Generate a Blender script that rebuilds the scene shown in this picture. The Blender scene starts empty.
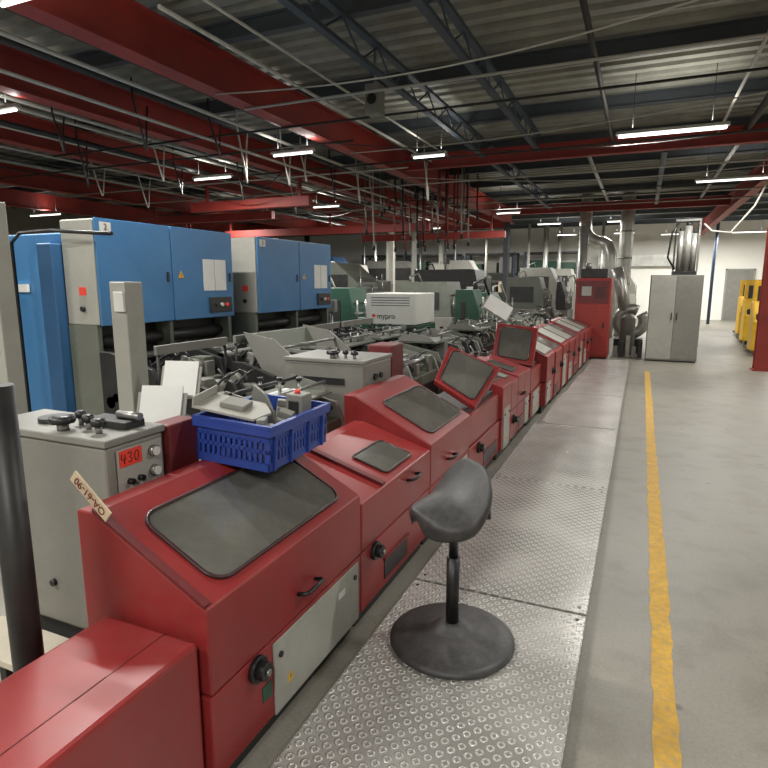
import bpy, math, random
from mathutils import Vector, Matrix, Euler
import bmesh
random.seed(7)
SC = bpy.context.scene
col = SC.collection
WL = {}

# ------------------------------------------------------------ materials
def lin(c):
    r = []
    for v in c:
        v = v / 255.0
        r.append(v / 12.92 if v <= 0.04045 else ((v + 0.055) / 1.055) ** 2.4)
    return (r[0], r[1], r[2], 1.0)

def mat(name, rgb, rough=0.5, metal=0.0, var=0.12, scale=6.0, bump=0.0, emit=0.0, rvar=0.1, dark=None, dust=None, dsc=2.3):
    m = bpy.data.materials.new(name); m.use_nodes = True
    nt = m.node_tree; b = nt.nodes["Principled BSDF"]
    c = lin(rgb)
    tc = nt.nodes.new("ShaderNodeTexCoord")
    n = nt.nodes.new("ShaderNodeTexNoise"); n.inputs["Scale"].default_value = scale
    n.inputs["Detail"].default_value = 6; n.inputs["Roughness"].default_value = 0.65
    nt.links.new(tc.outputs["Object"], n.inputs["Vector"])
    r = nt.nodes.new("ShaderNodeValToRGB")
    r.color_ramp.elements[0].position = 0.3; r.color_ramp.elements[1].position = 0.7
    d = lin(dark) if dark else tuple(x * (1 - var * 1.8) for x in c[:3]) + (1,)
    l = tuple(min(1, x * (1 + var)) for x in c[:3]) + (1,)
    r.color_ramp.elements[0].color = d; r.color_ramp.elements[1].color = l
    nt.links.new(n.outputs["Fac"], r.inputs["Fac"])
    out = r.outputs["Color"]
    if dust:
        n2 = nt.nodes.new("ShaderNodeTexNoise"); n2.inputs["Scale"].default_value = scale * dsc
        n2.inputs["Detail"].default_value = 12; n2.inputs["Roughness"].default_value = 0.8
        nt.links.new(tc.outputs["Object"], n2.inputs["Vector"])
        mr2 = nt.nodes.new("ShaderNodeMapRange"); mr2.inputs["From Min"].default_value = .45; mr2.inputs["From Max"].default_value = .75
        mr2.inputs["To Max"].default_value = dust[1]
        nt.links.new(n2.outputs["Fac"], mr2.inputs["Value"])
        mx = nt.nodes.new("ShaderNodeMixRGB"); nt.links.new(mr2.outputs[0], mx.inputs[0])
        nt.links.new(out, mx.inputs[1]); mx.inputs[2].default_value = lin(dust[0]); out = mx.outputs[0]
    nt.links.new(out, b.inputs["Base Color"])
    b.inputs["Metallic"].default_value = metal
    mr = nt.nodes.new("ShaderNodeMapRange")
    mr.inputs["To Min"].default_value = max(0, rough - rvar); mr.inputs["To Max"].default_value = min(1, rough + rvar)
    nt.links.new(n.outputs["Fac"], mr.inputs["Value"]); nt.links.new(mr.outputs["Result"], b.inputs["Roughness"])
    if bump:
        bp = nt.nodes.new("ShaderNodeBump"); bp.inputs["Strength"].default_value = bump
        bp.inputs["Distance"].default_value = 0.01
        nt.links.new(n.outputs["Fac"], bp.inputs["Height"]); nt.links.new(bp.outputs["Normal"], b.inputs["Normal"])
    if emit:
        b.inputs["Emission Color"].default_value = (1.0, 0.98, 0.92, 1); b.inputs["Emission Strength"].default_value = emit
    return m

DU = (118, 74, 68)
RED = mat("red_paint", (137, 40, 40), 0.38, 0, 0.12, 2.2, dust=(DU, .34), dsc=5)
RED2 = mat("red_paint_dark", (100, 31, 32), 0.5, 0, 0.14, 3.0, dust=(DU, .25))
BEAM = mat("red_steel", (148, 48, 40), 0.55, 0, 0.18, 1.5, dust=((90, 58, 50), .4))
ORANGE = mat("red_cabinet_paint", (146, 42, 36), 0.45, 0, 0.1, 2.0)
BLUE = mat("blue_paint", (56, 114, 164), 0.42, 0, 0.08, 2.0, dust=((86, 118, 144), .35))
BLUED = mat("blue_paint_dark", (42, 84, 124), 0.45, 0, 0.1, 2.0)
CRATE = mat("blue_plastic", (40, 64, 140), 0.4, 0, 0.08, 6.0)
GREY = mat("grey_paint", (126, 125, 118), 0.45, 0, 0.08, 2.5, dust=((92, 88, 80), .35))
GGREY = mat("grey_green_paint", (104, 108, 97), 0.45, 0, 0.12, 3, dust=((70, 68, 61), .4))
LGREY = mat("light_grey_paint", (160, 159, 150), 0.45, 0, 0.07, 2.5, dust=((120, 116, 106), .25))
DOORW = mat("pale_panel_paint", (160, 160, 152), 0.4, 0, 0.1, 4.0, dust=((120, 116, 106), .3))
WHITE = mat("white_paint", (206, 205, 198), 0.5, 0, 0.05, 2.5)
PAPER = mat("white_paper", (222, 222, 218), 0.8, 0, 0.03, 8)
BLACK = mat("black_plastic", (26, 26, 27), 0.4, 0, 0.2, 8)
DARK = mat("dark_steel", (50, 50, 49), 0.45, 0.3, 0.25, 5)
RUBBER = mat("dark_grey_rubber", (58, 57, 57), 0.5, 0, 0.12, 10, bump=0.1, dust=((120, 116, 110), .3))
STEEL = mat("bare_steel", (150, 150, 146), 0.32, 0.7, 0.12, 8)
GALV = mat("galvanised_duct", (176, 176, 170), 0.34, 0.55, 0.15, 4)
GLASS = mat("smoked_window", (92, 91, 85), 0.10, 0, 0.16, 1.4, rvar=0.06, dust=((136, 133, 124), .4), dsc=1.6)
GLASS.node_tree.nodes["Principled BSDF"].inputs["Specular IOR Level"].default_value = 1.0
GASK = mat("window_gasket", (56, 30, 31), 0.4, 0, 0.1, 8)
GREEN = mat("dark_green_paint", (34, 74, 56), 0.45, 0, 0.1, 3)
YEL = mat("yellow_paint", (214, 168, 36), 0.45, 0, 0.1, 3)
LINE = mat("worn_yellow_line", (200, 156, 56), 0.7, 0, 0.14, 12, dust=((130, 123, 104), .95))
LABR = mat("red_label", (222, 62, 44), 0.6, 0, 0.04, 8)
INK = mat("ink", (20, 18, 18), 0.7, 0, 0.02, 8)
CARD = mat("cream_card", (206, 190, 160), 0.7, 0, 0.08, 9)
RINK = mat("brown_ink", (120, 40, 30), 0.7, 0, 0.02, 8)
DECKM = mat("roof_deck_metal", (146, 145, 133), 0.6, 0.1, 0.25, 0.8, dust=((90, 88, 80), .5))
PURL = mat("purlin_steel", (72, 78, 82), 0.55, 0.1, 0.15, 1.5)
TRUSS = mat("blue_grey_truss_paint", (62, 72, 82), 0.55, 0.1, 0.12, 1.5)
TUBE = mat("lamp_tube", (255, 250, 235), 0.5, 0, 0.0, 4, emit=3)
HOUS = mat("lamp_housing", (170, 170, 166), 0.5, 0, 0.05, 4)
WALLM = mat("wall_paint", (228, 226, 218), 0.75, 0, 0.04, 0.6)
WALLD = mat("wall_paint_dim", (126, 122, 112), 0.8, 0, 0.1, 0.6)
CREAM = mat("cream_metal", (142, 141, 132), 0.45, 0, 0.06, 3)
HOSE = mat("white_hose", (180, 178, 168), 0.5, 0, 0.05, 8)
BLUEP = mat("blue_pipe_paint", (58, 74, 98), 0.5, 0, 0.1, 3)
BEIGE = mat("beige_board", (196, 188, 170), 0.7, 0, 0.06, 6)

def floor_mat():
    m = bpy.data.materials.new("concrete_floor"); m.use_nodes = True
    nt = m.node_tree; b = nt.nodes["Principled BSDF"]; L = nt.links
    tc = nt.nodes.new("ShaderNodeTexCoord")
    def noise(s, d=8, dist=0.0):
        n = nt.nodes.new("ShaderNodeTexNoise"); n.inputs["Scale"].default_value = s
        n.inputs["Detail"].default_value = d; n.inputs["Distortion"].default_value = dist
        L.new(tc.outputs["Object"], n.inputs["Vector"]); return n
    n1 = noise(0.5, 8, 0.4); n2 = noise(4.5, 12, .3); n3 = noise(70, 3)
    r1 = nt.nodes.new("ShaderNodeValToRGB")
    r1.color_ramp.elements[0].position = .3; r1.color_ramp.elements[0].color = lin((120, 116, 106))
    r1.color_ramp.elements[1].position = .7; r1.color_ramp.elements[1].color = lin((138, 134, 124))
    L.new(n1.outputs["Fac"], r1.inputs["Fac"])
    r2 = nt.nodes.new("ShaderNodeValToRGB")
    r2.color_ramp.elements[0].position = .3; r2.color_ramp.elements[0].color = (.78, .76, .73, 1)
    r2.color_ramp.elements[1].position = .52; r2.color_ramp.elements[1].color = (1.02, 1.02, 1.02, 1)
    L.new(n2.outputs["Fac"], r2.inputs["Fac"])
    mx = nt.nodes.new("ShaderNodeMixRGB"); mx.blend_type = 'MULTIPLY'; mx.inputs[0].default_value = .8
    L.new(r1.outputs["Color"], mx.inputs[1]); L.new(r2.outputs["Color"], mx.inputs[2])
    mx2 = nt.nodes.new("ShaderNodeMixRGB"); mx2.blend_type = 'OVERLAY'; mx2.inputs[0].default_value = .25
    L.new(mx.outputs[0], mx2.inputs[1]); L.new(n3.outputs["Fac"], mx2.inputs[2])
    v = nt.nodes.new("ShaderNodeTexVoronoi"); v.inputs["Scale"].default_value = 2.6; L.new(tc.outputs["Object"], v.inputs["Vector"])
    mr = nt.nodes.new("ShaderNodeMapRange"); mr.inputs["From Min"].default_value = .02; mr.inputs["From Max"].default_value = .07
    mr.inputs["To Min"].default_value = .5; mr.inputs["To Max"].default_value = 0
    L.new(v.outputs["Distance"], mr.inputs["Value"])
    mx3 = nt.nodes.new("ShaderNodeMixRGB"); L.new(mr.outputs[0], mx3.inputs[0]); L.new(mx2.outputs[0], mx3.inputs[1]); mx3.inputs[2].default_value = lin((60, 57, 52))
    L.new(mx3.outputs[0], b.inputs["Base Color"])
    b.inputs["Roughness"].default_value = .45
    return m
FLOORM = floor_mat()

def tread_mat():
    m = bpy.data.materials.new("tread_plate"); m.use_nodes = True
    nt = m.node_tree; b = nt.nodes["Principled BSDF"]; L = nt.links
    g = nt.nodes.new("ShaderNodeNewGeometry")
    s = nt.nodes.new("ShaderNodeSeparateXYZ"); L.new(g.outputs["Position"], s.inputs[0])
    def M(op, a, bb=None):
        n = nt.nodes.new("ShaderNodeMath"); n.operation = op
        for i, v in enumerate((a, bb)):
            if v is None: continue
            if isinstance(v, (int, float)): n.inputs[i].default_value = v
            else: L.new(v, n.inputs[i])
        return n.outputs[0]
    # crossed short bars: alternating elongated lugs
    k = 2 * math.pi / 0.064
    u = M('ADD', s.outputs[0], s.outputs[1]); w = M('SUBTRACT', s.outputs[0], s.outputs[1])
    a1 = M('MULTIPLY', M('SINE', M('MULTIPLY', u, k)), M('SINE', M('MULTIPLY', w, k * .5)))
    a2 = M('MULTIPLY', M('SINE', M('MULTIPLY', u, k * .5)), M('SINE', M('MULTIPLY', w, k)))
    p = M('MAXIMUM', M('ABSOLUTE', a1), M('ABSOLUTE', a2))
    mr = nt.nodes.new("ShaderNodeMapRange"); mr.inputs["From Min"].default_value = .62; mr.inputs["From Max"].default_value = .92
    L.new(p, mr.inputs["Value"])
    n = nt.nodes.new("ShaderNodeTexNoise"); n.inputs["Scale"].default_value = 2.5; n.inputs["Detail"].default_value = 8
    L.new(g.outputs["Position"], n.inputs["Vector"])
    r = nt.nodes.new("ShaderNodeValToRGB")
    r.color_ramp.elements[0].color = lin((158, 156, 150)); r.color_ramp.elements[1].color = lin((190, 188, 182))
    r.color_ramp.elements[0].position = .35; r.color_ramp.elements[1].position = .65
    L.new(n.outputs["Fac"], r.inputs["Fac"])
    mx = nt.nodes.new("ShaderNodeMixRGB"); L.new(mr.outputs[0], mx.inputs[0])
    L.new(r.outputs["Color"], mx.inputs[1]); mx.inputs[2].default_value = lin((220, 218, 212))
    L.new(mx.outputs[0], b.inputs["Base Color"])
    b.inputs["Metallic"].default_value = .35; b.inputs["Roughness"].default_value = .27
    bp = nt.nodes.new("ShaderNodeBump"); bp.inputs["Strength"].default_value = 1.0; bp.inputs["Distance"].default_value = .006
    L.new(mr.outputs[0], bp.inputs["Height"]); L.new(bp.outputs["Normal"], b.inputs["Normal"])
    return m
TREAD = tread_mat()

# ------------------------------------------------------------ mesh builder
class MB:
    def __init__(s): s.v = []; s.f = []; s.mi = []; s.mats = []; s.sm = []
    def add(s, vs, fs, m, smooth=False, M=None):
        if m not in s.mats: s.mats.append(m)
        k = s.mats.index(m); o = len(s.v)
        for p in vs:
            p = Vector(p)
            s.v.append(M @ p if M else p)
        for f in fs:
            s.f.append([o + i for i in f]); s.mi.append(k); s.sm.append(smooth)
        return s
    def box(s, x0, x1, y0, y1, z0, z1, m, M=None):
        vs = [(x, y, z) for x in (x0, x1) for y in (y0, y1) for z in (z0, z1)]
        return s.add(vs, [(0, 1, 3, 2), (4, 6, 7, 5), (0, 4, 5, 1), (2, 3, 7, 6), (0, 2, 6, 4), (1, 5, 7, 3)], m, False, M)
    def prism(s, prof, ax, a0, a1, m, M=None):
        def P(p, a):
            if ax == 'Y': return (p[0], a, p[1])
            if ax == 'X': return (a, p[0], p[1])
            return (p[0], p[1], a)
        n = len(prof)
        vs = [P(p, a0) for p in prof] + [P(p, a1) for p in prof]
        fs = [tuple(range(n)), tuple(range(2 * n - 1, n - 1, -1))]
        fs += [(i, (i + 1) % n, n + (i + 1) % n, n + i) for i in range(n)]
        return s.add(vs, fs, m, False, M)
    def cyl(s, p0, p1, r, m, r2=None, seg=16, M=None):
        p0 = Vector(p0); p1 = Vector(p1); r2 = r if r2 is None else r2
        d = (p1 - p0).normalized()
        a = d.orthogonal().normalized(); b = d.cross(a)
        vs = []
        for p, rr in ((p0, r), (p1, r2)):
            for i in range(seg):
                t = 2 * math.pi * i / seg
                vs.append(p + a * math.cos(t) * rr + b * math.sin(t) * rr)
        s.add(vs, [(i, (i + 1) % seg, seg + (i + 1) % seg, seg + i) for i in range(seg)], m, True, M)
        s.add(vs, [tuple(range(seg)), tuple(range(2 * seg - 1, seg - 1, -1))], m, False, M)
        return s
    def tube(s, pts, r, m, seg=8):
        pts = [Vector(p) for p in pts]; n = len(pts); vs = []
        a = None
        for i, p in enumerate(pts):
            d = (pts[min(i + 1, n - 1)] - pts[max(i - 1, 0)]).normalized()
            if a is None: a = d.orthogonal().normalized()
            a = (a - d * a.dot(d))
            a = a.normalized() if a.length > 1e-5 else d.orthogonal().normalized()
            b = d.cross(a)
            for k in range(seg):
                t = 2 * math.pi * k / seg
                vs.append(p + a * math.cos(t) * r + b * math.sin(t) * r)
        fs = []
        for i in range(n - 1):
            for k in range(seg):
                fs.append((i * seg + k, i * seg + (k + 1) % seg, (i + 1) * seg + (k + 1) % seg, (i + 1) * seg + k))
        s.add(vs, fs, m, True)
        s.add(vs, [tuple(range(seg)), tuple(range(n * seg - 1, (n - 1) * seg - 1, -1))], m)
        return s
    def lathe(s, c, prof, m, seg=40):
        vs = []; c = Vector(c); n = len(prof)
        for r, z in prof:
            for k in range(seg):
                t = 2 * math.pi * k / seg
                vs.append(c + Vector((math.cos(t) * r, math.sin(t) * r, z)))
        fs = []
        for i in range(n - 1):
            for k in range(seg):
                fs.append((i * seg + k, i * seg + (k + 1) % seg, (i + 1) * seg + (k + 1) % seg, (i + 1) * seg + k))
        s.add(vs, fs, m, True)
        s.add(vs, [tuple(range(seg)), tuple(range(n * seg - 1, (n - 1) * seg - 1, -1))], m)
        return s
    def quadplate(s, q, inset, rad, th, m, off=0.0):
        A, B, C, D = [Vector(p) for p in q]
        N = (B - A).cross(D - A).normalized()
        lu = (B - A).length; lv = (D - A).length
        ru, rv = rad / lu, rad / lv
        u0, u1, v0, v1 = inset[0], 1 - inset[1], inset[2], 1 - inset[3]
        uv = []
        for cu, cv, st in ((u1 - ru, v1 - rv, 0), (u0 + ru, v1 - rv, 90), (u0 + ru, v0 + rv, 180), (u1 - ru, v0 + rv, 270)):
            for k in range(7):
                t = math.radians(st + 15 * k)
                uv.append((cu + ru * math.cos(t), cv + rv * math.sin(t)))
        bot = []; top = []
        for u, v in uv:
            p = (A * (1 - u) * (1 - v) + B * u * (1 - v) + C * u * v + D * (1 - u) * v)
            bot.append(p + N * off); top.append(p + N * (off + th))
        n = len(uv)
        fs = [tuple(range(n)), tuple(range(2 * n - 1, n - 1, -1))] + [(i, (i + 1) % n, n + (i + 1) % n, n + i) for i in range(n)]
        return s.add(bot + top, fs, m)
    def ring(s, q, inset, rad, r, m, off=0.0):
        A, B, C, D = [Vector(p) for p in q]
        N = (B - A).cross(D - A).normalized()
        lu = (B - A).length; lv = (D - A).length
        ru, rv = rad / lu, rad / lv
        u0, u1, v0, v1 = inset[0], 1 - inset[1], inset[2], 1 - inset[3]
        pts = []
        for cu, cv, st in ((u1 - ru, v1 - rv, 0), (u0 + ru, v1 - rv, 90), (u0 + ru, v0 + rv, 180), (u1 - ru, v0 + rv, 270)):
            for k in range(6):
                t = math.radians(st + 18 * k)
                u, v = cu + ru * math.cos(t), cv + rv * math.sin(t)
                pts.append(A * (1 - u) * (1 - v) + B * u * (1 - v) + C * u * v + D * (1 - u) * v + N * off)
        pts.append(pts[0])
        return s.tube(pts, r, m, 6)
    def make(s, name, parent=None, bevel=0.0, label=None, cat=None, group=None, kind=None, sub=0):
        c = sum(s.v, Vector()) / len(s.v)
        if parent is None:
            c.z = min(p.z for p in s.v)
        me = bpy.data.meshes.new(name)
        me.from_pydata([p - c for p in s.v], [], s.f)
        for m in s.mats: me.materials.append(m)
        for i, p in enumerate(me.polygons):
            p.material_index = s.mi[i]; p.use_smooth = s.sm[i]
        bm = bmesh.new(); bm.from_mesh(me)
        bmesh.ops.remove_doubles(bm, verts=bm.verts, dist=1e-5)
        bmesh.ops.recalc_face_normals(bm, faces=bm.faces)
        bm.to_mesh(me); bm.free(); me.update()
        o = bpy.data.objects.new(name, me); col.objects.link(o)
        if parent is not None:
            o.parent = parent; o.location = c - WL[parent.name]
        else: o.location = c
        WL[o.name] = c
        if bevel:
            b = o.modifiers.new("bevel", 'BEVEL'); b.width = bevel; b.segments = 2; b.limit_method = 'ANGLE'; b.angle_limit = math.radians(40)
        if sub:
            b = o.modifiers.new("sub", 'SUBSURF'); b.levels = sub; b.render_levels = sub
        if label: o["label"] = label
        if cat: o["category"] = cat
        if group: o["group"] = group
        if kind: o["kind"] = kind
        return o

def T(name, label, cat, loc, group=None):
    e = bpy.data.objects.new(name, None); e.empty_display_size = .1
    e.location = loc; col.objects.link(e); WL[e.name] = Vector(loc)
    e["label"] = label; e["category"] = cat
    if group: e["group"] = group
    return e

def text(txt, parent, pos, rot, size, m, name="lettering", ext=0.0006):
    cu = bpy.data.curves.new(name, 'FONT'); cu.body = txt; cu.size = size; cu.extrude = ext
    cu.align_x = 'CENTER'; cu.align_y = 'CENTER'; cu.materials.append(m)
    t = bpy.data.objects.new(name, cu); col.objects.link(t)
    bpy.context.view_layer.update()
    me = bpy.data.meshes.new_from_object(t)
    bpy.data.objects.remove(t)
    o = bpy.data.objects.new(name, me); col.objects.link(o)
    if not me.materials: me.materials.append(m)
    o.parent = parent; o.location = Vector(pos) - WL[parent.name]; o.rotation_euler = rot
    WL[o.name] = Vector(pos)
    return o
FX = (math.pi / 2, 0, math.pi / 2)
FY = (math.pi / 2, 0, 0)
R2 = lambda a, b_, c: Euler((a, b_, c)).to_matrix().to_4x4()

# ------------------------------------------------------------ camera
cam = bpy.data.cameras.new("camera"); cam.sensor_width = 36; cam.lens = 580 / 768 * 36; cam.clip_end = 200
co = bpy.data.objects.new("camera", cam); co.location = (0, 0, 1.7)
co.rotation_euler = (math.radians(80), 0, math.radians(23.7)); col.objects.link(co); SC.camera = co
SC.view_settings.view_transform = 'Standard'

# ------------------------------------------------------------ shell
XL, XR, YB, YF, ZC = -20.0, 7.0, -4.0, 30.0, 4.36
MB().box(XL, XR, YB, YF, -.1, 0, FLOORM).make("floor", kind="structure")
MB().box(XL, XR, YF, YF + .2, 0, ZC + .2, WALLM).make("wall_far", kind="structure")
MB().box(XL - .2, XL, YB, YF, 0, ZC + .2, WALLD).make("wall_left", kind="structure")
MB().box(XR, XR + .2, YB, YF, 0, ZC + .2, WALLM).make("wall_right", kind="structure")
MB().box(XL, XR, YB - .2, YB, 0, ZC + .2, WALLM).make("wall_near", kind="structure")
b = MB(); pitch = .28; n = int((YF - YB) / pitch) + 1
prof = []
for i in range(n):
    y = YB + i * pitch
    prof += [(y, ZC), (y + .13, ZC), (y + .16, ZC + .07), (y + .25, ZC + .07)]
vs = [(XL, p[0], p[1]) for p in prof] + [(XR, p[0], p[1]) for p in prof]
m = len(prof)
b.add(vs, [(i, i + 1, m + i + 1, m + i) for i in range(m - 1)], DECKM)
b.box(XL, XR, YB, YF, ZC + .1, ZC + .16, DECKM)
b.make("ceiling", kind="structure")
MB().box(3.4, 4.4, YF - .06, YF, 0, 2.2, GREY).box(3.34, 3.4, YF - .08, YF, 0, 2.26, CREAM).box(4.4, 4.46, YF - .08, YF, 0, 2.26, CREAM).box(3.34, 4.46, YF - .08, YF, 2.2, 2.26, CREAM).make("door_1", kind="structure")

# ------------------------------------------------------------ roof steel
def ibeam(name, ax, a0, a1, c, zt, h, w, m, label, group):
    pr = [(-w / 2, 0), (w / 2, 0), (w / 2, .022), (.012, .022), (.012, h - .022), (w / 2, h - .022), (w / 2, h), (-w / 2, h), (-w / 2, h - .022), (-.012, h - .022), (-.012, .022), (-w / 2, .022)]
    pr = [(c + p[0], zt - h + p[1]) for p in pr]
    return MB().prism(pr, ax, a0, a1, m).make(name, label=label, cat="beam", group=group)
ZB = 4.18; BB = ZB - .44
for x in (-4.45, -6.45, -8.8, -12.5, 2.2, -16.0):
    ibeam("roof_beam", 'Y', YB, YF if x > 0 else 21.5, x, ZB, .44, .22, BEAM, "long red painted steel I-beam under the roof deck", "red roof beams")
for y in (10.9, 19.2):
    ibeam("cross_beam", 'X', -4.34, 2.09, y, ZB - .12, .26, .14, BEAM, "red steel cross beam between two main beams", "red cross beams")
ibeam("cross_beam", 'X', -18, -4.7, 22.2, ZB, .5, .2, BEAM, "red steel cross beam spanning the hall", "red cross beams")
for (x0, x1, y, z0, z1, hs) in ((-12.7, -5.6, 15.9, 3.12, 3.34, (-12.5, -8.8, -6.45)), (-8.9, -4.0, 18.4, 3.05, 3.26, (-8.8, -6.45, -4.45)), (-9.2, -6.2, 10.4, 3.2, 3.4, (-8.8, -6.45)), (-13, -8.6, 12.6, 3.25, 3.45, (-12.5, -8.8))):
    t = T("crane_rail", "low red horizontal runway beam on hanger rods", "beam", ((x0 + x1) / 2, y, z0), "red crane rails")
    MB().box(x0, x1, y, y + .16, z0, z1, BEAM).make("rail", t, .01)
    for x in hs:
        MB().box(x - .03, x + .03, y + .05, y + .11, z1, BB, BEAM).make("hanger", t)
y = -3.0
while y < YF:
    ibeam("roof_purlin", 'X', XL, XR, y, ZC, .18, .1, PURL, "dark steel purlin carrying the corrugated roof deck", "dark roof purlins")
    y += 2.1
def truss(x, y0, y1, z0, z1):
    b = MB()
    b.box(x - .04, x + .04, y0, y1, z0, z0 + .04, TRUSS).box(x - .04, x + .04, y0, y1, z1 - .04, z1, TRUSS)
    yy = y0; k = 0
    while yy < y1 - .4:
        a, c = ((z0 + .03, z1 - .03) if k % 2 == 0 else (z1 - .03, z0 + .03))
        b.cyl((x, yy, a), (x, yy + .4, c), .011, TRUSS, seg=6); yy += .4; k += 1
    b.make("lattice_girder", label="dark blue-grey steel lattice girder under the roof", cat="girder", group="lattice girders")
truss(-2.75, 3.3, 10.7, 3.88, ZB + .001); truss(-1.8, 3.3, 10.7, 3.9, ZB + .001); truss(-2.75, 11.1, 18.9, 3.88, ZB + .001); truss(.2, 11.5, 18.9, 3.88, ZB + .001)
def conduit(pts, r, m, label="thin light conduit running below the roof"):
    MB().tube(pts, r, m, 8).make("conduit_pipe", label=label, cat="pipe", group="overhead conduits")
rp = random.Random(21)
LP = [(-5.3, 3.85, 3, 22, .025, HOSE), (-5.5, 3.6, 3, 20, .02, HOSE), (-7.2, 3.9, 2, 22, .025, HOSE), (-3.75, 3.9, 4, 10.7, .02, HOSE), (-9.6, 3.85, 2, 20, .02, HOSE), (.9, 3.95, 4, 10.7, .02, HOSE),
      (-5.1, 4.0, 3, 22, .03, DARK), (-5.8, 4.0, 2, 20, .045, DARK), (-8.0, 3.8, 2, 21, .04, DARK), (-7.7, 3.95, 2, 21, .02, HOSE), (-10.9, 3.9, 2, 21, .04, STEEL), (-.6, 3.95, 4, 10.7, .03, DARK), (-3.4, 3.95, 3, 10.7, .015, HOSE), (1.3, 4.0, 4, 18.8, .05, DARK), (-1.1, 4.05, 11.2, 18.8, .04, GALV)]
for k in range(10):
    LP.append((rp.uniform(-14, -4.9), rp.uniform(3.85, 4.1), 2, rp.uniform(14, 21), rp.uniform(.01, .03), rp.choice([HOSE, DARK, BLACK, DARK])))
for x, z, y0, y1, r, m_ in LP:
    if min(abs(x - q) for q in (-4.45, -6.45, -8.8, -12.5)) < .2: x += .35
    conduit([(x, y0, z), (x, (y0 + y1) / 2, z - .01), (x, y1, z)], r, m_, "thin light conduit running below the roof" if m_ == HOSE else "dark steel service pipe running below the roof")
for y, x0, x1, m_ in ((7.0, -9, 4, DARK), (12.0, -12.6, 6, HOSE), (9.7, -9, 2.2, DARK), (15.5, -14, 6, HOSE), (6.1, -4.5, 5, HOSE), (14.3, -14, 2.2, DARK), (17, -14, 4, STEEL), (8.0, -13, -4, DARK), (10.2, -13, -4, HOSE)):
    conduit([(x0, y, BB - .014), ((x0 + x1) / 2, y, BB - .014), (x1, y, BB - .014)], .015, m_, "thin pipe crossing under the beams")
for k in range(10):
    x0, x1 = rp.choice([(-12.5, -8.8), (-8.8, -6.45), (-6.45, -4.45), (-4.45, 2.2)]); y = rp.uniform(5.5, 14); dy = rp.uniform(-1.5, 1.5); sg = rp.uniform(.1, .4)
    pts = [(x0 + (x1 - x0) * i / 12, y + dy * i / 12, BB - .006 - sg * math.sin(math.pi * i / 12)) for i in range(13)]
    MB().tube(pts, .008, rp.choice([BLACK, DARK, HOSE])).make("sagging_cable", label="thin cable sagging between two red beams", cat="cable", group="sagging cables")
random.seed(3)
for (x, y) in ((-5.5, 6.6), (-5.5, 7.2), (-5.5, 8.3), (-5.5, 8.9), (-7.2, 7.3), (-7.2, 9.4), (-3.75, 10.2), (-5.3, 10.6), (-7.2, 5.6), (-9.6, 8.2), (-9.6, 9.3), (-5.5, 9.9), (-8.0, 6.6), (-5.8, 12.3), (-7.2, 11.2), (-5.8, 5.6), (-8.0, 8.6)):
    pts = []
    L = random.uniform(.35, .75); s = random.uniform(.2, .4)
    for k in range(13):
        t = k / 12
        pts.append((x + .05 + .05 * math.sin(t * 5), y + t * s, 3.85 - L * math.sin(math.pi * t)))
    pts = [(pts[0][0], pts[0][1], 4.1)] + pts
    MB().tube(pts, .013, random.choice([HOSE, BLACK, DARK, HOSE])).make("hanging_hose", label="looped air hose hanging from the overhead conduits", cat="hose", group="hanging hoses")
for i in range(33):
    x = -5.95 + .2 * (i % 11) + random.uniform(-.05, .05); y = 12.4 + (i // 11) * 1.25
    if abs(x + 4.45) < .2: x += .35
    L = random.uniform(.4, 1.5)
    MB().tube([(x, y, ZC + .06), (x, y, 4.0 - L * .6), (x + .02, y, 4.0 - L)], .02, random.choice([STEEL, HOSE, BEAM, DARK])).cyl((x + .02, y, 3.9 - L), (x + .02, y, 4.0 - L), .035, DARK).make("drop_pipe", label="vertical drop pipe with coupling hanging from the roof", cat="pipe", group="drop pipes")
t = T("hanging_speaker", "grey box speaker hung from the roof on a bracket", "speaker", (-2.95, 6.6, 3.6))
MB().box(-3.1, -2.92, 6.5, 6.68, 3.62, 3.95, GREY).make("speaker_body", t, .01)
MB().cyl((-3.01, 6.6, 3.95), (-3.01, 6.6, ZC + .02), .015, STEEL).make("bracket", t)
MB().cyl((-3.01, 6.49, 3.78), (-3.01, 6.5, 3.78), .06, BLACK).make("speaker_cone", t)

# ------------------------------------------------------------ lamps
def lamp(x, y, z=3.6, P=95, ln=.66, double=False, up=.08):
    t = T("fluorescent_lamp", "hanging fluorescent tube lamp with pale housing", "lamp", (x, y, z), "fluorescent lamps")
    MB().prism([(y - .05, z + .02), (y + .05, z + .02), (y + .03, z + .06), (y - .03, z + .06)], 'X', x - ln, x + ln, HOUS).make("lamp_housing", t)
    for dy in ((-.03, .03) if double else (0,)):
        MB().cyl((x - ln + .03, y + dy, z), (x + ln - .03, y + dy, z), .015, TUBE, seg=8).make("tube", t)
    for dx in (-.7 * ln, .7 * ln):
        MB().cyl((x + dx, y, z + .06), (x + dx, y, ZC + .06), .005, DARK, seg=6).make("suspension_wire", t)
    for sgn, pw in ((-1, P), (1, P * up)):
        l = bpy.data.lights.new("lamp_light", 'AREA'); l.shape = 'RECTANGLE'; l.size = ln * 2; l.size_y = .05; l.energy = pw
        l.color = (1.0, .98, .93)
        o = bpy.data.objects.new("lamp_light", l); o.location = (0, 0, -.03 if sgn < 0 else .1); col.objects.link(o); o.parent = t
        if sgn > 0: o.rotation_euler = (math.pi, 0, 0)
for p in ((.2, -1.5), (-3.2, -.5), (-6.5, .5), (-9, 3)):  # extra fixtures added out of view, behind and beside the camera, as fill light
    lamp(*p, P=125)
lamp(1.9, 3.2, P=90, up=.12); lamp(-3.6, 3.0, P=130)
lamp(-7.2, 4.7)
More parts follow.
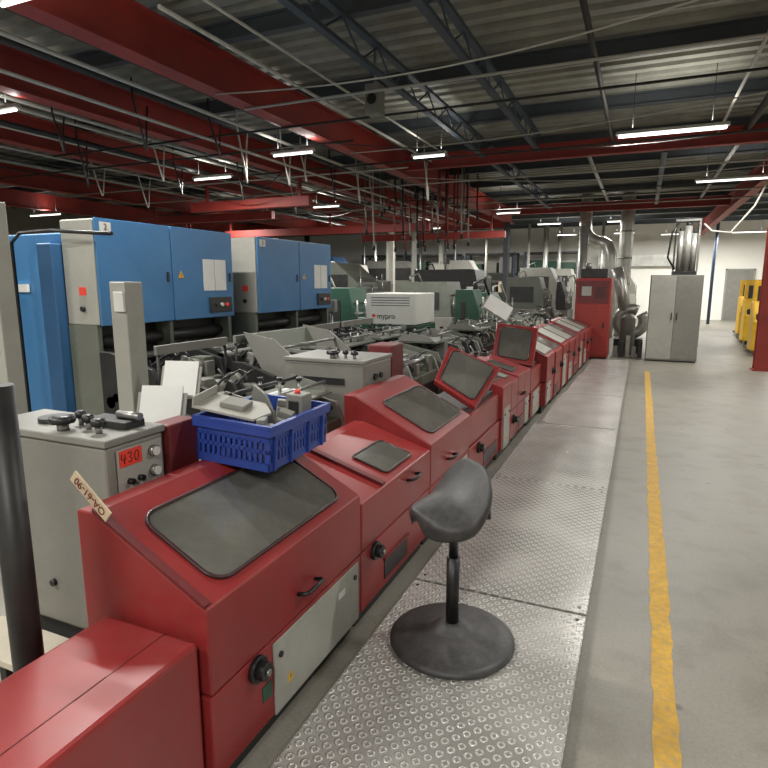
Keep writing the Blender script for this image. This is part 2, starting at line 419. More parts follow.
lamp(.2, 8.75, double=True, up=.12); lamp(1.45, 13.2, up=.12); lamp(-3.15, 8.9, 3.6, 70, .28); lamp(-4.85, 7.7, 3.55, 80, .36); lamp(-7.5, 9.1, ln=.45)
lamp(-7.6, 13.6, ln=.4); lamp(-12, 15.2, ln=.5); lamp(-3.6, 16.9, ln=.35)
for y in (20.6, 25.6):
    for x in (-.8, -3.0, -7.2, -11.0): lamp(x, y, ln=.4, P=140)
lamp(5.2, 9, P=90, up=.12); lamp(4.2, 21, P=140, up=.12); lamp(3.6, 27.0, P=170); lamp(-16, 12); lamp(1.2, 27.0, P=170); lamp(4.0, 15.5, P=100, up=.12)

# ------------------------------------------------------------ floor line, walkway
random.seed(11)
b = MB()
y = -3.0; L = []; R = []
while y < 12.2:
    L.append((.158 + random.uniform(-.006, .006), y, .002)); R.append((.25 + random.uniform(-.009, .006), y, .002)); y += .08
n = len(L)
b.add(L + R, [(i, i + 1, n + i + 1, n + i) for i in range(n - 1)], LINE)
b.make("floor_line", label="worn yellow painted line along the concrete floor", cat="floor marking")
ys = [-1.1, .93, 2.85, 4.78, 6.9, 9.0, 11.1, 13.3]
xl = [-1.06, -1.06, -1.06, -1.06, -1.0, -.95, -.9]
for i in range(7):
    a, c = ys[i] + .01, ys[i + 1] - .01
    t = T("walkway_plate", "raised aluminium tread plate section beside the machine line", "walkway", (-.6, (a + c) / 2, 0), "walkway plates")
    MB().box(xl[i], -.14, a, c, .035, .05, TREAD).make("tread_surface", t, .003)
    MB().box(xl[i] + .02, -.155, a + .01, c - .01, 0, .035, DARK).make("support_frame", t)
    for ex in (xl[i] + .04, -.18):
        for ey in (a + .05, c - .05):
            MB().cyl((ex, ey, .05), (ex, ey, .053), .009, DARK, seg=12).make("bolt", t)

# ------------------------------------------------------------ red machine modules
def handle(parent, p, ax, ln, out, m=BLACK, name="handle"):
    p = Vector(p); ax = Vector(ax).normalized(); out = Vector(out)
    a = p - ax * ln / 2; c = p + ax * ln / 2
    pts = [a, a + out * .7, a + out + ax * .012, c + out - ax * .012, c + out * .7, c]
    return MB().tube(pts, .009, m, 8).make(name, parent)
def knob(parent, p, r, m=BLACK, name="knob"):
    d = Vector((1, 0, 0))
    p = Vector(p)
    b = MB().cyl(p, p + d * .02, r * 1.15, m, seg=24).cyl(p + d * .02, p + d * .05, r * .8, m, seg=12).cyl(p + d * .05, p + d * .06, r * .3, STEEL)
    return b.make(name, parent, .003)
def warn(parent, x, y, z, s=.03):
    MB().prism([(y - s, z - s * .8), (y + s, z - s * .8), (y, z + s)], 'X', x, x + .002, YEL).prism([(y - s * .12, z - s * .3), (y + s * .12, z - s * .3), (y, z + s * .5)], 'X', x + .002, x + .003, INK).make("warning_sticker", parent)
rt = random.Random(77)
def module(y0, y1, xf=-1.15, fz=.71, bx=-1.6, bz=.95, win=(.1, .1, .12, .2), door=None, kn=None, slot=None, hnd=None, tip=None, gm=GLASS, label="red stitching line module with sloped windowed hood", wrad=.06, dz=(.1, .39), tops=0, g=.004):
    y0 += g; y1 -= g
    t = T("stitching_machine_module", label, "machine", ((xf + bx) / 2, (y0 + y1) / 2, 0), "red stitching line modules")
    MB().box(-1.72, xf - .05, y0 + .02, y1 - .02, 0, .1, DARK).make("plinth", t)
    MB().prism([(xf, .1), (xf, .405), (bx - .1, .405), (bx - .1, .1)], 'Y', y0, y1, RED).make("body", t, .006)
    if tip is None:
        h = MB().prism([(xf + .005, .415), (xf + .005, fz), (bx, bz), (bx - .08, bz), (bx - .08, .415)], 'Y', y0, y1, RED).make("hood", t, .008)
        q = [(xf + .005, y0, fz), (xf + .005, y1, fz), (bx, y1, bz), (bx, y0, bz)]
    else:
        NF, NB, FF, FB = [Vector(p) for p in tip]
        MB().box(bx - .08, xf - .01, y0, y1, .415, .66, RED).make("lower_cover", t, .008)
        MB().box(bx - .02, xf - .06, y0 + .06, y1 - .06, .66, .70, DARK).make("opening_tray", t, .005)
        N = (FF - NF).cross(NB - NF).normalized()
        if N.dot(Vector((.3, -1, .5))) < 0: N = -N
        top = [NF, FF, FB, NB]; bot = [p - N * .06 for p in top]
        h = MB().add(top + bot, [(0, 1, 2, 3), (7, 6, 5, 4), (0, 4, 5, 1), (1, 5, 6, 2), (2, 6, 7, 3), (3, 7, 4, 0)], RED).make("hood", t, .012)
        MB().cyl(FF - N * .05 + Vector((-.05, 0, -.05)), Vector((NF.x - .1, FF.y + .05, .62)), .012, STEEL).make("gas_strut", t)
        q = [NF, FF, FB, NB]
        if (q[1] - q[0]).cross(q[3] - q[0]).dot(N) < 0: q = [NF, NB, FB, FF]
    if win:
        MB().ring(q, win, wrad, .008, GASK, .004).make("window_gasket", h)
        MB().quadplate(q, win, wrad, .005, gm, .0).make("window", h)
    if door:
        d = MB().box(xf, xf + .008, door[0], door[1], dz[0], dz[1], DOORW).make("access_door", t, .002)
        MB().cyl((xf + .008, door[0] + .04, dz[1] - .06), (xf + .014, door[0] + .04, dz[1] - .06), .012, BLACK).make("door_latch", d)
        MB().cyl((xf + .008, door[1] - .04, dz[1] - .06), (xf + .014, door[1] - .04, dz[1] - .06), .012, BLACK).make("door_latch", d)
        warn(d, xf + .008, door[0] + .1, dz[0] + .1, .022)
    if kn:
        for k in kn: knob(t, (xf, k[0], k[1]), .042, name="black_knob")
    if slot:
        MB().box(xf - .002, xf + .004, slot[0], slot[1], .14, .25, BLACK).make("slot_opening", t)
        MB().box(xf + .0, xf + .012, slot[0] - .01, slot[1] + .01, .25, .262, RED2).make("slot_lip", t)
    if hnd:
        handle(h if tip is None else t, (xf + .005, hnd[0], hnd[1]), (0, 1, 0), .13, (.045, 0, 0.01))
    for k in range(tops):
        yk = rt.uniform(y0 + .05, y1 - .1); xk = bx - .05
        zz = bz; c = rt.choice([0, 1, 2])
        if c == 0: MB().cyl((xk, yk, zz), (xk, yk, zz + .05), .02, BLACK).cyl((xk, yk, zz + .05), (xk, yk, zz + .07), .03, BLACK).make("top_knob", t)
        elif c == 1: MB().box(xk - .02, xk + .03, yk, yk + .08, zz, zz + rt.uniform(.03, .09), rt.choice([GREY, DARK, LGREY])).make("top_bracket", t, .004)
        else: MB().tube([(xk, yk, zz), (xk, yk, zz + .1), (xk - .05, yk + .05, zz + .14)], .008, STEEL).make("top_rod", t)
    return t, h

t = T("infeed_cover", "long low flat-topped red infeed cover at the machine end", "machine", (-1.36, .4, 0))
MB().box(-1.56, -1.17, -.9, 1.25, .1, .61, RED).make("cover", t, .014)
MB().box(-1.30, -1.296, -.89, 1.245, .608, .6115, RED2).make("seam_strip", t)
MB().box(-1.5, -1.22, -.85, 1.2, 0, .1, DARK).make("plinth", t)
m1, h1 = module(1.262, 2.34, win=(.1, .1, .1, .18), door=(1.6, 2.3), kn=[(1.5, .36)], hnd=(1.84, .5), label="red module with large smoked window hood and pale access door", wrad=.07)
MB().box(-1.15, -1.146, 1.53, 1.585, .2, .26, GREEN).make("green_sticker", m1)
MB().box(-1.142, -1.1405, 2.1, 2.16, .3, .33, PAPER).make("paper_sticker", m1)
MB().prism([(-1.155, .715), (-1.60, .955), (-1.60, .968), (-1.15, .728)], 'Y', 1.262, 1.29, RED2).make("hood_edge", m1)
m2, h2 = module(2.34, 3.34, fz=.66, bz=.80, win=(.42, .20, .12, .42), kn=[(2.5, .36)], slot=(2.62, 2.95), hnd=(3.0, .59), label="lower red module with small smoked window", wrad=.03)
MB().prism([(-1.15, .665), (-1.60, .805), (-1.60, .82), (-1.15, .68)], 'Y', 2.60, 2.64, RED2).make("raised_seam", m2)
module(3.34, 4.27, fz=.69, bx=-1.68, bz=.965, win=(.15, .05, .1, .24), door=(3.55, 4.2), hnd=(3.75, .5), label="red module with raised smoked window hood and pale door", wrad=.06)
module(4.27, 5.35, win=(.08, .08, .08, .1), kn=[(4.56, .35)], slot=(4.75, 5.2), tip=[(-1.15, 4.42, .72), (-1.52, 4.5, .9), (-1.06, 4.9, .98), (-1.52, 4.9, 1.15)], label="red module with its windowed hood tipped open", wrad=.05)
module(5.35, 5.75, xf=-1.13, fz=.72, bz=.86, win=(.2, .15, .25, .25), door=(5.42, 5.68), dz=(.1, .5), label="narrow red module with pale access door", wrad=.03, tops=2)
module(5.75, 6.1, xf=-1.13, fz=.70, bz=.84, win=(.2, .2, .2, .3), gm=CREAM, kn=[(5.9, .3)], label="low narrow red module with pale cover", wrad=.02, tops=2)
module(6.1, 6.48, xf=-1.13, fz=.72, bz=.86, win=(.15, .15, .2, .2), hnd=(6.3, .5), slot=(6.2, 6.4), label="red module with small window and handle", wrad=.03, tops=2)
module(6.48, 6.85, xf=-1.13, fz=.70, bz=.84, win=None, door=(6.55, 6.78), label="narrow plain red module with pale door", tops=3)
module(6.85, 7.6, xf=-1.11, win=(.1, .1, .12, .12), door=(6.95, 7.4), tip=[(-1.12, 6.92, .72), (-1.62, 6.95, .78), (-1.12, 7.2, 1.15), (-1.62, 7.2, 1.2)], label="red module with its windowed hood standing open", wrad=.05)
yy = 7.6; i = 0
while yy < 13.2:
    w = 5.7 / 8
    xf = -1.05 + .022 * (yy - 7.6)
    kind = i % 3
    f = [.75, .74, .76][kind]
    module(yy, yy + w, xf=xf, fz=f, bx=-1.5, bz=f + [.23, .21, .22][kind], win=(.04, .04, .1, .08), gm=[CREAM, GLASS, LGREY][kind], g=.002,
           door=(yy + .06, yy + w * .55) if kind != 1 else None, dz=(.12, .39 if kind == 0 else .6), kn=[(yy + w * .75, .5)] if kind != 2 else None,
           hnd=(yy + w * .75, .6) if kind == 2 else None, slot=(yy + .08, yy + w * .5) if kind == 1 else None, wrad=.02, tops=3,
           label=["red gathering module with pale access door and knob", "red gathering module with smoked window and slot", "red gathering module with tall pale door and handle"][kind])
    yy += w; i += 1
t = T("card_tag", "cream card strip tag with handwritten characters upside down", "tag", (-1.60, 1.25, .95))
cx, cz = -1.585, 1.018
M = Matrix.Translation((cx, 1.252, cz)) @ R2(0, math.radians(40), 0)
MB().box(-.095, .095, -.003, .003, -.021, .021, CARD, M).make("card", t)
text("OA-61-90", t, (cx, 1.2475, cz), (math.pi / 2, math.radians(220), 0), .038, RINK)

# ------------------------------------------------------------ grey drive boxes
def drivebox(x0, x1, y0, y1, z0, z1, label):
    t = T("drive_cabinet", label, "machine cabinet", ((x0 + x1) / 2, (y0 + y1) / 2, 0), "grey drive cabinets")
    MB().box(x0, x1, y0, y1, z0, z1 - .03, GREY).make("body", t, .012)
    MB().box(x0 - .008, x1 + .008, y0 - .008, y1 + .008, z1 - .03, z1, GREY).make("lid", t, .006)
    MB().box(x0 + .04, x1 - .04, y0 + .04, y1 - .04, 0, z0, DARK).make("stand", t)
    for i, (dx, dy, r) in enumerate(((.11, .07, .026), (.2, .1, .022), (.29, .14, .02), (.28, .05, .045))):
        x = x1 - dx; yk = y0 + dy
        MB().cyl((x, yk, z1), (x, yk, z1 + .03), r * .5, STEEL).lathe((x, yk, z1 + .03), [(r, 0), (r * 1.1, .01), (r, .025), (r * .5, .03)], BLACK, 20).make("adjusting_knob", t)
    return t
nb = drivebox(-2.45, -1.75, 1.46, 1.74, .32, 1.13, "grey machine cabinet with black knobs and red number label")
MB().box(-2.02, -1.80, 1.60, 1.70, 1.13, 1.16, DARK).make("top_bracket", nb, .004)
MB().cyl((-2.2, 1.6, 1.13), (-2.2, 1.6, 1.15), .06, DARK, seg=24).make("top_flange", nb, .003)
MB().cyl((-1.9, 1.66, 1.175), (-1.78, 1.66, 1.175), .015, STEEL).make("spindle", nb)
MB().box(-1.746, -1.742, 1.50, 1.72, .88, 1.08, LGREY).make("control_plate", nb, .001)
lb = MB().box(-1.742, -1.739, 1.51, 1.615, 1.012, 1.075, LABR).make("number_label", nb)
def stroke(pts, oy, s=.036):
    return [(-1.7385, oy + p[0] * s, 1.025 + p[1] * s) for p in pts]
b = MB()
b.tube(stroke([(.1, 1.1), (.0, .75), (.02, .45), (.3, .42), (.62, .5)], 1.517), .0018, INK, 6)
b.tube(stroke([(.48, .95), (.42, .5), (.35, -.05)], 1.517), .0018, INK, 6)
b.tube(stroke([(.0, .95), (.25, 1.1), (.48, .95), (.4, .68), (.15, .55), (.42, .45), (.5, .2), (.3, .0), (.02, .08)], 1.548), .0018, INK, 6)
b.tube(stroke([(.3 + .26 * math.sin(a * .5236) + .05 * math.cos(a * .5236), .52 + .55 * math.cos(a * .5236)) for a in range(13)], 1.578), .0018, INK, 6)
b.make("handwriting", lb)
for yy_, zz_ in ((1.67, 1.04), (1.67, .96)):
    MB().cyl((-1.742, yy_, zz_), (-1.72, yy_, zz_), .022, STEEL, seg=20).cyl((-1.72, yy_, zz_), (-1.715, yy_, zz_), .018, WHITE, seg=20).make("gauge", nb)
MB().cyl((-1.742, 1.55, .95), (-1.72, 1.55, .95), .012, BLACK).make("valve", nb)
MB().cyl((-1.742, 1.6, .95), (-1.72, 1.6, .95), .012, BLACK).make("valve", nb)
for x, z in ((-1.85, .42), (-2.1, .5), (-1.9, .95)):
    MB().cyl((x, 1.46, z), (x, 1.445, z), .014, BLACK).make("plug", nb)
MB().box(-1.84, -1.735, 1.76, 1.93, 0, 1.12, RED2).make("red_bracket", label="dark red upright sheet metal bracket", cat="bracket", bevel=.008)
gb = drivebox(-2.46, -1.79, 3.72, 4.22, .05, 1.14, "large grey machine cabinet with knobs behind the red hoods")
MB().cyl((-1.79, 3.9, 1.0), (-1.77, 3.9, 1.0), .025, BLACK).make("valve", gb)
MB().cyl((-1.79, 4.0, 1.0), (-1.77, 4.0, 1.0), .02, BLACK).make("valve", gb)
MB().box(-2.3, -1.95, 3.715, 3.72, .95, 1.0, DARK).make("slot", gb)
MB().box(-2.08, -1.86, 4.4, 4.66, 0, 1.18, RED2).make("red_cabinet", label="small dark red machine cabinet behind the hoods", cat="machine cabinet", bevel=.01)

t = T("low_bench", "low pale bench beside the grey cabinet", "bench", (-2.1, 1.3, 0))
MB().box(-2.4, -1.8, 1.22, 1.42, .27, .3, BEIGE).make("top", t, .003)
for x in (-2.38, -1.86):
    for y in (1.23, 1.37):
        MB().box(x, x + .04, y, y + .04, 0, .27, DARK).make("leg", t)
MB().cyl((-1.72, 1.08, 0), (-1.72, 1.08, 1.4), .045, DARK, seg=24).cyl((-1.72, 1.08, 0), (-1.72, 1.08, .02), .09, DARK, seg=24).make("post", label="dark painted round steel post", cat="post")
MB().box(-3.36, -3.24, 2.1, 2.2, 0, 2.13, LGREY).box(-3.4, -3.2, 2.05, 2.25, 0, .02, LGREY).make("post", label="pale grey square post", cat="post", bevel=.005)
t = T("sensor_post", "light grey box post on the feeder frame", "post", (-2.92, 2.7, 0))
MB().box(-2.99, -2.86, 2.62, 2.76, 0, 1.70, LGREY).make("post_body", t, .008)
MB().box(-2.94, -2.86, 2.6, 2.62, 1.52, 1.64, WHITE).make("cover_plate", t, .003)

# ------------------------------------------------------------ stool
sx, sy = -.70, 2.38
t = T("saddle_stool", "dark grey saddle seat perching stool on round base", "stool", (sx, sy, .0505))
MB().lathe((sx, sy, .0505), [(.278, 0), (.288, .01), (.286, .022), (.268, .034), (.262, .036), (.215, .05), (.208, .05), (.15, .062), (.10, .068), (.09, .07), (.06, .095), (.04, .1)], RUBBER, 56).make("base", t)
MB().cyl((sx, sy, .14), (sx, sy, .47), .03, BLACK, seg=24).cyl((sx, sy, .47), (sx, sy, .68), .021, BLACK, seg=20).make("pole", t)
def saddle():
    nu, nv = 18, 18
    def top(u, v):
        w = .205 * (1 - .22 * max(0, -v) ** 1.6) * math.sqrt(max(0, 1 - abs(v) ** 3.6))
        x = u * w
        y = v * .185
        z = -.07 * abs(u) ** 2.2 * (1 - .5 * max(0, v)) + .10 * max(0, v + .1) ** 1.7 + .03 * max(0, -v - .35)
        z += .03 * max(0, v) * abs(u) ** 1.5
        return Vector((x, y, z))
    vs = []; fs = []
    for j in range(nv + 1):
        for i in range(nu + 1):
            u = -1 + 2 * i / nu; v = (-1 + 2 * j / nv) * .985
            vs.append(top(u, v))
    n = (nu + 1)
    for j in range(nv):
        for i in range(nu):
            fs.append((j * n + i, j * n + i + 1, (j + 1) * n + i + 1, (j + 1) * n + i))
    o = len(vs)
    for j in range(nv + 1):
        for i in range(nu + 1):
            u = -1 + 2 * i / nu; v = (-1 + 2 * j / nv) * .985
            p = top(u * .95, v * .97); e = max(abs(u), abs(v)) ** 5
            vs.append(Vector((p.x, p.y, p.z - .095 + .035 * e)))
    for j in range(nv):
        for i in range(nu):
            fs.append((o + j * n + i, o + (j + 1) * n + i, o + (j + 1) * n + i + 1, o + j * n + i + 1))
    for i in range(nu):
        fs.append((i, o + i, o + i + 1, i + 1)); a = nv * n
        fs.append((a + i, a + i + 1, o + a + i + 1, o + a + i))
    for j in range(nv):
        fs.append((j * n, (j + 1) * n, o + (j + 1) * n, o + j * n))
        fs.append((j * n + nu, o + j * n + nu, o + (j + 1) * n + nu, (j + 1) * n + nu))
    return vs, fs
vs, fs = saddle()
M = Matrix.Translation((sx - .03, sy - .012, .755)) @ R2(math.radians(15), 0, math.radians(-42))
MB().add(vs, fs, RUBBER, True, M).make("seat", t, sub=1)
MB().box(-.06, .06, -.06, .06, -.14, -.08, BLACK, M).make("tilt_mechanism", t, .01)
MB().cyl((.05, .05, -.09), (.12, .13, -.10), .024, BLACK, seg=16, M=M).make("adjusting_knob", t)

# ------------------------------------------------------------ blue crate + contents
Mc = Matrix.Translation((-1.335, 1.88, .935)) @ R2(0, math.radians(3), math.radians(2))
t = T("plastic_crate", "blue ventilated plastic crate resting on the red hood", "crate", tuple(Mc @ Vector((-.17, .24, 0))))
W, D, H = .36, .5, .18
b = MB()
b.box(-W + .015, -.015, .015, D - .015, 0, .008, CRATE, Mc)
for (x0, x1, y0, y1) in ((-W, 0, 0, .008), (-W, 0, D - .008, D), (-W, -W + .008, 0, D), (-.008, 0, 0, D)):
    b.box(x0, x1, y0, y1, 0, .035, CRATE, Mc); b.box(x0, x1, y0, y1, H - .06, H, CRATE, Mc); b.box(x0, x1, y0, y1, .075, .09, CRATE, Mc)
    if x1 - x0 > .1:
        k = x0
        while k < x1:
            b.box(k, min(k + .014, x1), y0, y1, .03, H - .05, CRATE, Mc); k += .026
    else:
        k = y0
        while k < y1:
            b.box(x0, x1, k, min(k + .014, y1), .03, H - .05, CRATE, Mc); k += .026
b.make("crate_body", t)
b = MB()
b.box(-W - .014, .014, -.014, .006, H, H + .014, CRATE, Mc).box(-W - .014, .014, D - .006, D + .014, H, H + .014, CRATE, Mc)
b.box(-W - .014, -W + .006, -.014, D + .014, H, H + .014, CRATE, Mc).box(-.006, .014, -.014, D + .014, H, H + .014, CRATE, Mc)
b.box(-W - .012, .012, -.012, -.008, H - .03, H, CRATE, Mc).box(.008, .012, -.012, D + .012, H - .03, H, CRATE, Mc)
b.make("crate_rim", t, .003)
for k in (.03, .16, .31, .44):
    MB().box(0, .012, k, k + .012, 0, H, CRATE, Mc).make("crate_rib", t, .002)
t = T("grey_metal_panel", "grey sheet metal cover plate lying over the crate rim", "machine part", tuple(Mc @ Vector((-.2, .15, .1))))
Mp = Mc @ Matrix.Translation((-.24, .12, .215)) @ R2(.06, .12, .18)
MB().prism([(-.16, -.10), (.12, -.10), (.15, .02), (.08, .12), (-.15, .11)], 'Z', -.006, .006, LGREY, Mp).make("plate", t, .002)
MB().box(-.16, -.152, -.10, .11, .006, .045, LGREY, Mp).make("flange", t, .002)
MB().box(-.06, .05, -.05, .05, .006, .03, GREY, Mp).make("boss", t, .004)
t = T("metal_bracket", "folded grey metal bracket standing in the crate", "machine part", tuple(Mc @ Vector((-.28, .3, .02))))
MB().prism([(-.10, 0), (.10, .0), (.12, .18), (.07, .25), (-.05, .23), (-.11, .16)], 'X', -.006, .006, GREY, Mc @ Matrix.Translation((-.24, .36, .02)) @ R2(0, -.15, 1.0)).make("plate", t, .002)
rc = random.Random(9)
for i, (px, py) in enumerate(((-.08, .08), (-.07, .2), (-.1, .28), (-.29, .44), (-.2, .42))):
    Mq = Mc @ Matrix.Translation((px, py, .1)) @ R2(rc.uniform(-.3, .3), rc.uniform(-.3, .3), rc.uniform(0, 3))
    if i % 2: MB().cyl((0, -.045, 0), (0, .045, 0), .028, STEEL, M=Mq).cyl((0, -.05, 0), (0, .05, 0), .012, DARK, M=Mq).box(-.02, .02, -.02, .02, -.085, .0, GREY, Mq).make("small_roller", label="small steel roller piece piled in the crate", cat="machine part", group="parts in the crate")
    else: MB().box(-.04, .04, -.03, .03, -.08, .07, LGREY, Mq).box(-.02, .02, -.032, .032, .07, .1, GREY, Mq).make("grey_block", label="small grey machine block piled in the crate", cat="machine part", group="parts in the crate", bevel=.004)
t = T("control_box", "small grey control box with red button in the crate", "control box", tuple(Mc @ Vector((-.1, .4, .01))))
MB().box(-.14, -.05, .35, .44, .01, .25, GREY, Mc).make("box_body", t, .006)
MB().box(-.12, -.07, .342, .35, .12, .22, DARK, Mc).make("face_plate", t, .002)
MB().cyl(Mc @ Vector((-.1, .39, .25)), Mc @ Vector((-.1, .39, .265)), .014, LABR).make("red_button", t)

# ------------------------------------------------------------ paper on wire stands
def paperstand(x, y, z, rz, w=.22, m_=PAPER, zb=0, roll=0.0):
    t = T("paper_holder", "wire stand holding a leaning white paper sheet", "paper holder", (x, y, zb), "paper holders")
    M = Matrix.Translation((x, y, z)) @ R2(math.radians(-20), roll, rz)
    MB().box(-w / 2, w / 2, -.004, .004, -.08, .13, m_, M).make("paper", t)
    MB().box(-w / 2 - .02, w / 2 + .02, .006, .012, -.1, .1, CREAM, M).make("backboard", t, .002)
    MB().cyl((x, y + .02, zb), (x, y + .02, z - .02), .012, STEEL).make("stand_rod", t)
    MB().tube([M @ Vector((-w / 2, .0, -.1)), M @ Vector((-w / 2, -.06, -.1)), M @ Vector((w / 2, -.06, -.1)), M @ Vector((w / 2, 0, -.1))], .005, STEEL).make("wire_frame", t)
paperstand(-2.53, 2.68, 1.1, .25); paperstand(-2.0, 1.98, 1.1, .3, .2)
paperstand(-1.75, 7.75, 1.34, .35, .36, roll=.55)

# ------------------------------------------------------------ mechanisms
def mech(x0, x1, y0, y1, z1, seed, label, nrol=5, cm=DARK, hop=True, dense=6, rail=False):
    rnd = random.Random(seed)
    t = T("sheet_feeder", label, "machine", ((x0 + x1) / 2, (y0 + y1) / 2, 0), "sheet feeders")
    for yy in (y0, y1 - .04):
        MB().prism([(x0, 0), (x1, 0), (x1, z1 * .66), (x1 - .08, z1 * .84), (x0 + .1, z1 * .92), (x0, z1 * .92)], 'Y', yy, yy + .04, cm).make("side_frame", t, .005)
    for i in range(nrol):
        zz = z1 * (.6 + .25 * rnd.random()); xx = x0 + .08 + (x1 - x0 - .2) * i / max(1, nrol - 1)
        MB().cyl((xx, y0, zz), (xx, y1, zz), rnd.uniform(.015, .05), rnd.choice([STEEL, BLACK, DARK, GREY, DARK])).make("roller", t)
    zt = z1 * .74
    MB().box(x0 + .05, x1 - .03, y0 + .05, y1 - .05, z1 * .08, zt, rnd.choice([GGREY, DARK, GREY])).make("gear_housing", t, .01)
    MB().box(x1 - .03, x1 - .01, y0 + .1, y1 - .1, z1 * .2, z1 * .66, rnd.choice([GGREY, GREY, DARK])).make("guard_panel", t, .004)
    for i in range(dense):
        xx = rnd.uniform(x0 + .08, x1 - .08); yy = rnd.uniform(y0 + .06, y1 - .16); k = rnd.choice([0, 0, 1, 1, 2, 0]); mm = rnd.choice([GGREY, BLACK, GREY, DARK, GREY, DARK, GGREY, GREY])
        s = rnd.uniform(.03, .075)
        if k == 0:
            MB().box(xx - s, xx + s, yy, yy + s * 1.8, zt, zt + s * rnd.uniform(1.2, 3.0), mm).make("bracket", t, .004)
        elif k == 1:
            MB().cyl((xx, yy, zt + s), (xx, yy + .06, zt + s), s * 1.1, mm, seg=20).cyl((xx, yy - .02, zt + s), (xx, yy + .09, zt + s), s * .3, STEEL).make("pulley", t)
        else:
            MB().prism([(xx - s * 1.5, zt), (xx + s * 1.5, zt), (xx + s * .6, zt + s * 2.4), (xx - s * .2, zt + s * 2.6)], 'Y', yy, yy + .03, mm).make("guide_plate", t)
    for i in range(3):
        yy = rnd.uniform(y0 + .1, y1 - .2); ph = rnd.uniform(0, 3)
        pts = [(x1 - .08 - (x1 - x0 - .16) * k / 7, yy + .06 * math.sin(k + ph), z1 * .84 + .09 * math.sin(k * .8 + ph)) for k in range(8)]
        MB().tube(pts, .009, rnd.choice([BLACK, DARK, BLACK])).make("hose", t)
    if rail:
        MB().box(x1 - .05, x1 - .02, y0, y1, z1 * .92, z1 * .97, GREY).make("front_bar", t, .003)
        for yy in (y0 + .02, y1 - .02):
            MB().cyl((x1 - .035, yy, z1 * .6), (x1 - .035, yy, z1 * .93), .012, DARK).make("bar_post", t)
    if hop:
        MB().box(x0 + .05, x1 - .1, y0 + .05, y1 - .05, z1 - .1, z1 - .085, GGREY).make("feed_table", t)
        for ya in (y0 + .05, y1 - .065):
            MB().prism([(x0 + .08, z1 - .09), (x1 - .12, z1 - .09), (x1 - .2, z1 - .03), (x0 + .16, z1 + .02)], 'Y', ya, ya + .012, GREY).make("side_guide", t)
        MB().cyl((x1 - .16, y0 + .05, z1 - .02), (x1 - .16, y1 - .05, z1 - .02), .012, STEEL).make("guide_rod", t)
        MB().cyl((x0 + .2, y0 + .05, z1 + .0), (x0 + .2, y1 - .05, z1 + .0), .014, DARK).make("guide_rod", t)
        for k in range(3):
            xk = x0 + .15 + k * (x1 - x0 - .35) / 2
            MB().cyl((xk, (y0 + y1) / 2 + .05 * k, z1 - .085), (xk, (y0 + y1) / 2 + .05 * k, z1 + .03), .012, STEEL).cyl((xk, (y0 + y1) / 2 + .05 * k, z1 + .03), (xk, (y0 + y1) / 2 + .05 * k, z1 + .05), .022, BLACK).make("clamp_knob", t)
        if rnd.random() < .35:
            k = rnd.randint(2, 5)
            MB().box(x0 + .18, x1 - .3, y0 + .12, y1 - .16, z1 - .085, z1 - .085 + .01 * k, PAPER).make("paper_stack", t, .002)
    return t
S = "dark sheet feeder mechanism with rollers and steel bars"
for i, (a, c) in enumerate(((3.02, 3.78), (3.88, 4.64), (4.95, 5.7), (5.8, 6.6))):
    mech(-3.6, -3.02, a, c, 1.3, i + 1, S, 8, hop=False, dense=22, rail=True)
for i, (a, c) in enumerate(((3.02, 3.78), (5.0, 5.75), (5.85, 6.6))):
    mech(-2.98, -2.5, a, c, 1.16, i + 71, "grey-green feed mechanism with rods and clamp knobs", 5, DARK, hop=(i > 0), dense=16)
mech(-2.62, -2.1, 1.8, 2.6, 1.04, 10, S, 5, DARK, hop=False, dense=18)
mech(-2.45, -1.86, 2.75, 3.6, 1.02, 11, "sheet feeder with steel table behind the red hoods", 4, GREY, hop=True, dense=12)
mech(-3.6, -2.9, 6.75, 7.42, 1.15, 12, S, 5, DARK, hop=False, dense=14, rail=True)
MB().box(-2.06, -1.74, 2.15, 2.7, 0, .82, GGREY).make("gear_cabinet", label="low grey-green gear cabinet behind the hoods", cat="machine cabinet", bevel=.012)
t = T("paper_hopper", "angled grey sheet metal hopper on a dark stand", "hopper", (-2.74, 4.5, 0))
MB().prism([(-2.98, 1.27), (-2.955, 1.27), (-2.78, 1.0), (-2.50, .95), (-2.50, .92), (-2.8, .96)], 'Y', 3.95, 4.85, GGREY).make("sloped_tray", t, .004)
for y in (3.93, 4.86):
    MB().prism([(-3.0, 1.29), (-2.7, 1.24), (-2.48, 1.07), (-2.48, .92), (-2.8, .94)], 'Y', y, y + .014, GREY).make("side_plate", t)
MB().cyl((-2.65, 3.95, 1.17), (-2.65, 4.86, 1.17), .014, STEEL).make("guide_rod", t)
MB().cyl((-2.52, 3.95, 1.02), (-2.52, 4.86, 1.02), .014, STEEL).make("guide_rod", t)
for k in range(5):
    MB().box(-2.9, -2.55, 4.08 + .16 * k, 4.105 + .16 * k, .98, 1.1, [GREY, DARK][k % 2]).make("divider", t, .002)
MB().box(-2.9, -2.52, 4.0, 4.8, 0, .92, DARK).make("stand", t, .01)
yy = 4.85
for i in range(4):
    mech(-2.45, -1.82, yy, yy + .78, 1.12 + .04 * (i % 2), 30 + i, "sheet feeder with grey-green guides and clamp knobs", 5, [GREY, GGREY][i % 2], i % 2 == 1, 18); yy += .86
for i in range(5):
    mech(-2.15, -1.74, 8.4 + i * .95, 9.2 + i * .95, 1.14 + .04 * (i % 2), 50 + i, "grey-green gathering feeder with rods and guides", 4, GGREY, i % 2 == 0, 10)
